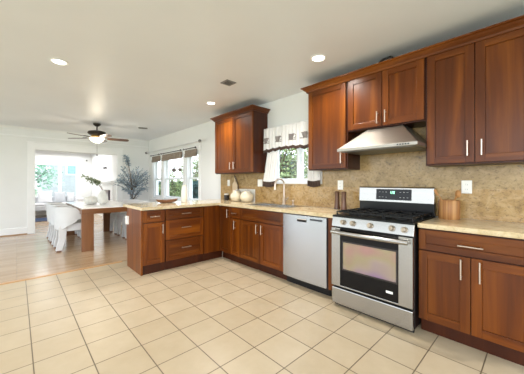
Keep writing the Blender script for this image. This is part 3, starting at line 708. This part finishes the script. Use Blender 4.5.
# chairs
def make_chair(label, loc, rz):
    t = thing('dining_chair', label, 'chair', loc, rz, 'white upholstered dining chairs')    # faces +X, origin on the floor under the seat centre
    hw, hd = .25, .26
    s_ = MB(); n = 20
    ol = []
    for i in range(n):
        a = 2*PI*i/n; c_, d_ = math.cos(a), math.sin(a); e = .5
        ol.append((hd*math.copysign(abs(c_)**e, c_), (hw-.012)*math.copysign(abs(d_)**e, d_)))
    b0 = 0
    lv = [(.355, .91), (.365, .96), (.46, .96), (.485, .94), (.5, .84)]
    for z, k in lv: s_.v += [(x*k, y*k, z) for x, y in ol]
    for li in range(len(lv)-1):
        for i in range(n): j_ = (i+1) % n; s_.face([li*n+i, li*n+j_, (li+1)*n+j_, (li+1)*n+i], 0, True)
    s_.face(list(range(n))[::-1]); s_.face([(len(lv)-1)*n+i for i in range(n)], 0, True)
    s_.build('seat', fabricw, t)
    # wrap-round back: U in plan, highest behind, sloping down along the arms
    b_ = MB(); path = []
    for i in range(41):
        s = i/40
        if s < .3: p = (.16-(.16+.06)*s/.3, -hw)
        elif s > .7: p = (-.06+(.16+.06)*(s-.7)/.3, hw)
        else:
            a = (s-.3)/.4*PI; p = (-.06-.23*math.sin(a)**.8, -hw*math.copysign(abs(math.cos(a))**.8, math.cos(a)))
        e = abs(s-.5)*2
        top = .80-.0*e if e < .35 else .80-.27*((e-.35)/.65)**1.1
        path.append((p, top))
    th_ = .05
    for i, (p, top) in enumerate(path):
        q0 = Vector(path[max(i-1, 0)][0]); q1 = Vector(path[min(i+1, 40)][0]); d_ = (q1-q0).normalized(); nn = Vector((d_.y, -d_.x))
        P = Vector(p); back = .03 if True else 0
        k = max(0, -P.x)/.29; lean_ = Vector((-.03*k, 0))
        o_, i_ = P+nn*0, P-nn*th_
        zb = .40 + .175*min(1, max(0, (abs(i/40-.5)*2-.22)/.26))
        b_.v += [(o_.x, o_.y, zb), (o_.x+lean_.x, o_.y, top-.02), (o_.x+lean_.x-nn.x*.012, o_.y-nn.y*.012, top), (i_.x+lean_.x+nn.x*.012, i_.y+nn.y*.012, top), (i_.x+lean_.x, i_.y, top-.02), (i_.x, i_.y, zb)]
    for i in range(40):
        for k in range(6): k2 = (k+1) % 6; b_.face([i*6+k, (i+1)*6+k, (i+1)*6+k2, i*6+k2], 0, True)
    b_.face(list(range(6))); b_.face([240+k for k in range(6)][::-1])
    b_.build('backrest', fabricw, t)
    for sx, sy in ((-1, -1), (-1, 1), (1, -1), (1, 1)):
        l_ = MB(); tx = -.235 if sx < 0 else .19; bx_ = -.30 if sx < 0 else .21; ty = sy*(hw-.06); by = sy*(hw-.05); wt, wb = (.06, .046) if sx < 0 else (.042, .03)
        q = lambda cx, cy, w_, z: [(cx-w_, cy-.036, z), (cx+w_, cy-.036, z), (cx+w_, cy+.036, z), (cx-w_, cy+.036, z)]
        top = q(tx, ty, wt, .46); mid = q((tx*.55+bx_*.45) + (.012 if sx < 0 else 0), ty, (wt+wb)/2, .22); bot = q(bx_, by, wb, .025)
        l_.hexa(bot+mid); l_.hexa(mid+top)
        lo_ = l_.build('leg', fabricw, t, bevel=.008)
        MB().hexa(q(bx_, by, wb*.7, 0)+q(bx_, by, wb*.75, .025)).build('foot', M('brown_chair_foot', (120, 84, 60), .5), lo_)
    return t
ch = make_chair('white upholstered dining chair at the near left of the table', (.85, 6.12, 0), 0)
copy_tree(ch, (.84, 6.78, 0), 0, 'white upholstered dining chair in the middle of the left side of the table')
copy_tree(ch, (.83, 7.4, 0), 0, 'white upholstered dining chair at the far left of the table')
copy_tree(ch, (1.97, 6.02, 0), PI, 'white dining chair on the window side of the table, nearest the peninsula')
copy_tree(ch, (1.96, 6.62, 0), PI, 'white dining chair on the window side of the table, the middle one')
copy_tree(ch, (1.95, 7.22, 0), PI, 'white dining chair on the window side of the table, the farthest one')
# vases on the table
t = thing('ribbed_bowl_vase', 'low round ribbed stone vase on the dining table', 'vase', (1.15, 6.55, TZ))
MB().lathe([(.05, 0), (.09, .012), (.13, .05), (.135, .09), (.115, .135), (.07, .162), (.042, .168), (.032, .162), (.0001, .14)], (0, 0, 0), 72, 0, (18, .035)).build('body', stonecer, t)
t = thing('ribbed_tall_vase', 'tall egg-shaped ribbed vase holding a sage branch on the dining table', 'vase', (1.325, 6.32, TZ))
MB().lathe([(.045, 0), (.07, .02), (.092, .08), (.095, .14), (.08, .2), (.055, .25), (.035, .28), (.032, .3), (.024, .3), (.024, .27), (.0001, .26)], (0, 0, 0), 72, 0, (18, .03)).build('body', stonecer, t)
t = thing('sage_branch', 'sage green leafy branch in the tall ribbed vase leaning left', 'branch', (1.325, 6.32, TZ+.285))
st = MB(); lf = MB()
rt = Vector((math.cos(TH), -math.sin(TH), 0))
for k, (l1, h1) in enumerate(((-.33, .23), (-.24, .17), (-.4, .30), (-.14, .20))):
    pts = [Vector((0, 0, 0))+rt*(l1*s)+Vector((0, .05*k*s-.05*s, h1*(s**.8)))+Vector((0, 0, .06*math.sin(PI*s))) for s in [i/8 for i in range(9)]]
    st.tube(pts, [.004]*5+[.003]*4, 6)
    for i in range(3, 9):
        for q in range(5): lf.leaf(pts[i], (random.uniform(-1, 1), random.uniform(-1, 1), random.uniform(-.6, 1)), random.uniform(.05, .085), random.uniform(.025, .04))
st.build('stem', barkm, t); lf.build('foliage', euca, t)
# olive tree
t = thing('olive_tree', 'tall potted blue-grey olive tree in the corner between opening and dining windows', 'plant', (2.38, 7.85, 0))
MB().lathe([(.13, 0), (.15, .01), (.19, .34), (.2, .36), (.18, .36), (.17, .31), (.0001, .3)], (0, 0, 0), 32).build('pot', clayp, t)
MB().lathe([(.169, .305), (.1, .32), (.0001, .325)], (0, 0, 0), 24).build('soil', soil, t)
tk = MB(); lf = MB()
tk.tube([(0, 0, .31), (.015, .0, .6), (-.01, .01, .85), (.0, 0, 1.0)], [.02, .017, .014, .01], 8)
for k in range(54):
    a = random.uniform(0, 2*PI); u = random.uniform(-.95, .95); q = (1-u*u)**.5; rr = random.uniform(.7, 1.0)
    e = Vector((math.cos(a)*q*.56*rr, math.sin(a)*q*.48*rr, 1.3+u*.44*rr)); h0 = min(1.0, max(.6, e.z-random.uniform(.2, .5)))
    if k < 5: e = Vector((-.2+random.uniform(-.1, .1), .12+random.uniform(-.1, .1), 1.9+random.uniform(-.06, .1))); h0 = 1.0
    s0 = Vector((0, 0, h0))
    pts = [s0.lerp(e, s_)+Vector((0, 0, .08*math.sin(PI*s_))) for s_ in [i/6 for i in range(7)]]
    tk.tube(pts, [.007, .006, .005, .004, .004, .003, .002], 5)
    for i in range(2 if k > 4 else 5, 7):
        d_ = (pts[i]-pts[i-1]).normalized()
        for q_ in range(6 if k > 4 else 16):
            p = pts[i].lerp(pts[i-1], random.random()); r_ = Vector((random.uniform(-1, 1), random.uniform(-1, 1), random.uniform(-.7, .9)))
            lf.leaf(p, d_*.5+r_, random.uniform(.06, .1), random.uniform(.016, .026))
tk.build('trunk', barkm, t); lf.build('foliage', olive, t)

# ------------------------------------------------------------------ sunroom
t = thing('window_sofa', 'long white sofa under the sunroom window', 'sofa', (.75, 12.45, 0))
MB().box(-1.1, 1.05, -.45, .4, .24, .42).build('base', fabricw, t, bevel=.03)
MB().box(-1.08, -.02, -.44, .2, .42, .5).box(-.01, 1.0, -.44, .2, .42, .5).build('seat_cushion', fabricl, t, bevel=.03)
MB().box(-1.1, 1.05, .2, .42, .42, .72).build('backrest', fabricw, t, bevel=.04)
MB().box(.92, 1.15, -.45, .42, .24, .66).build('arm', fabricl, t, bevel=.04)
for x in (-1.0, 1.0):
    for y in (-.4, .34): MB().box(x-.03, x+.03, y-.03, y+.03, 0, .24).build('leg', black, t)
def pillow(x, w_, h_, tilt, label, mt):
    t = thing('throw_pillow', label, 'pillow', (x, 12.42, .507), 0, 'pillows on the sunroom sofa')
    def f_(sgn):
        return lambda u, v: ((u-.5)*w_*(1-.10*math.sin(PI*v)), sgn*.085*(max(0, math.sin(PI*u)*math.sin(PI*v))**.45)+.16*v*tilt, h_*v*(1-.06*math.sin(PI*u)*(1 if v > .5 else 0)))
    b_ = MB().grid(f_(-1), 14, 14).grid(f_(1), 14, 14); b_.build('cushion', mt, t)
pillow(.30, .40, .36, 1, 'grey throw pillow at the left end of the sunroom sofa', fabricg)
pillow(.76, .44, .44, .6, 'large white throw pillow on the sunroom sofa', fabricl)
pillow(1.19, .38, .40, 1, 'pale grey throw pillow right of the large white pillow', fabricg)
pillow(1.53, .26, .36, 1, 'pale throw pillow at the right end of the sunroom sofa', M('off_white_cushion', (204, 205, 207), .9))
t = MB().box(-.6, 1.1, 10.9, 11.95, .001, .012).build('area_rug', navy, None, (0, 0, 0)); tag(t, 'dark navy rug on the sunroom floor in front of the sofa', 'rug')
t = thing('fireplace_mantel', 'white fireplace mantel on the right wall of the sunroom', 'fireplace', (2.3, 9.75, 0), RZ)
MB().box(-.75, .75, -.24, 0, 1.24, 1.3).box(-.7, .7, -.2, 0, 1.19, 1.24).build('mantel_shelf', trimm, t, bevel=.005)
MB().box(-.66, -.40, -.14, 0, 0, 1.19).box(.40, .66, -.14, 0, 0, 1.19).box(-.40, .40, -.14, 0, 1.0, 1.19).build('surround', trimm, t, bevel=.004)
MB().box(-.40, .40, -.01, -.001, 0, 1.0).build('firebox', M('firebox_purple_brick', (74, 60, 74), .8), t)
t = thing('wall_sconce', 'small two-armed dark wall sconce above the mantel', 'sconce', (2.3, 10.3, 1.72), RZ)
MB().lathe([(.03, -.0), (.03, .01)], (0, -.012, -.0), 12).box(-.03, .03, -.012, 0, -.05, .05).build('back_plate', trimm, t)
for s_ in (-1, 1):
    a_ = MB().tube([(0, -.01, 0), (s_*.08, -.07, -.02), (s_*.12, -.08, .0)], .005, 8).build('arm', chrome, t)
    MB().lathe([(.035, 0), (.02, .06)], (s_*.12, -.08, 0), 14).build('lamp_shade', M('black_shade', (50, 48, 50), .6), t)
t = thing('curtain_rod', 'curtain rod with dark end above the sunroom window', 'curtain rod', (.9, 12.9, 2.15))
MB().tube([(-1.3, 0, 0), (1.2, 0, 0)], .012, 10).build('rod', MATS['brushed_pale_metal'], t)
MB().ball((1.22, 0, 0), .03).build('finial', bronze, t)
for x in (-1.1, 1.1): MB().tube([(x, 0, 0), (x, .1, 0)], .008, 8).build('bracket', MATS['brushed_pale_metal'], t)

# ------------------------------------------------------------------ outside
struct(MB().box(-40, 60, -40, 80, -.5, -.3).build('ground', M('garden_ground', (150, 160, 130), .9, var=.2, scale=1)))
def tree(label, loc, h, r, mt, n, crown=(.45, 1), lsz=.12, cat='tree', name='garden_tree'):
    t = thing(name, label, cat, loc)
    k = MB(); lf = MB(); c = Vector((0, 0, h*(crown[0]+crown[1])/2)); rz_ = h*(crown[1]-crown[0])/2
    k.tube([(0, 0, 0), (.05, .03, h*.35), (-.04, .05, h*.6), (0, 0, h*.85)], [r*.07, r*.055, r*.04, r*.015], 8)
    ends = []
    for i in range(18):
        a = random.uniform(0, 2*PI); u = random.uniform(-.8, .9); q = (1-u*u)**.5
        e = c+Vector((math.cos(a)*r*q*.75, math.sin(a)*r*q*.75, u*rz_*.75)); s0 = Vector((0, 0, h*random.uniform(.3, .65)))
        k.tube([s0, s0.lerp(e, .5)+Vector((0, 0, .1)), e], [r*.03, r*.02, r*.008], 5); ends.append(e)
    for i in range(n):
        e = random.choice(ends); v_ = Vector((random.gauss(0, 1), random.gauss(0, 1), random.gauss(0, 1)))
        p = e+Vector((v_.x*r*.24, v_.y*r*.24, v_.z*rz_*.24))
        if p.z < .05: p.z = .05
        lf.leaf(p, (random.uniform(-1, 1), random.uniform(-1, 1), random.uniform(-1, .6)), lsz*random.uniform(.7, 1.3), lsz*.6)
    k.build('trunk', barkm, t); lf.build('foliage', mt, t)
tree('leafy green garden tree outside the sink window', (6.2, 5.75, -.3), 3.4, .95, leaf1, 1900, (.25, 1), .13)
tree('dark green garden tree outside the right pane of the sink window', (10.6, 9.2, -.3), 3.6, 1.4, leaf2, 3600, (.1, .9), .18)
tree('light green garden tree outside the middle dining window', (6.1, 13.4, -.3), 2.3, .8, leaf1, 1300, (.2, 1), .12)
tree('garden tree outside the right dining window', (11.2, 20.2, -.3), 3.6, 1.2, leaf1, 2200, (.3, 1), .16)
t = thing('garden_hedge', 'dark teal hedge below eye level outside the dining windows', 'hedge', (8.3, 17.5, -.3), 0)
lf = MB()
for i in range(9000): lf.leaf((random.uniform(-.5, .5), random.uniform(-7, 7), random.uniform(.05, 1.55)), (random.uniform(-1, 1), random.uniform(-1, 1), random.uniform(-1, 1)), .2, .14)
lf.build('foliage', leaf2, t)
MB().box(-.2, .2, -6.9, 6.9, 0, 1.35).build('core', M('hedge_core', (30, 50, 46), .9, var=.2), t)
tree('fresh green tree outside the left half of the sunroom window', (.45, 16.6, -.3), 3.6, .95, leaf3, 1900, (.2, 1), .16)
t = thing('neighbour_house', 'pale neighbouring house outside the sunroom window with a light blue window', 'house', (3.0, 20.5, -.3))
MB().box(-1.9, 4, 0, 5, 0, 4.6).build('wall', M('pale_stucco', (190, 192, 192), .8, var=.04), t)
wf = MB().box(-.75, .1, -.03, .02, 2.0, 3.5).build('window', vinyl, t)
MB().box(-.66, .01, -.04, -.02, 2.09, 3.41).build('pane', M('sky_blue_pane', (150, 186, 208), .15), wf)
MB().hexa([(-2.2, -.3, 4.6), (4.3, -.3, 4.6), (4.3, 5.3, 4.6), (-2.2, 5.3, 4.6), (-2.2, 2.4, 5.8), (4.3, 2.4, 5.8), (4.3, 2.6, 5.8), (-2.2, 2.6, 5.8)]).build('roof', M('grey_roof', (150, 146, 142), .8), t)
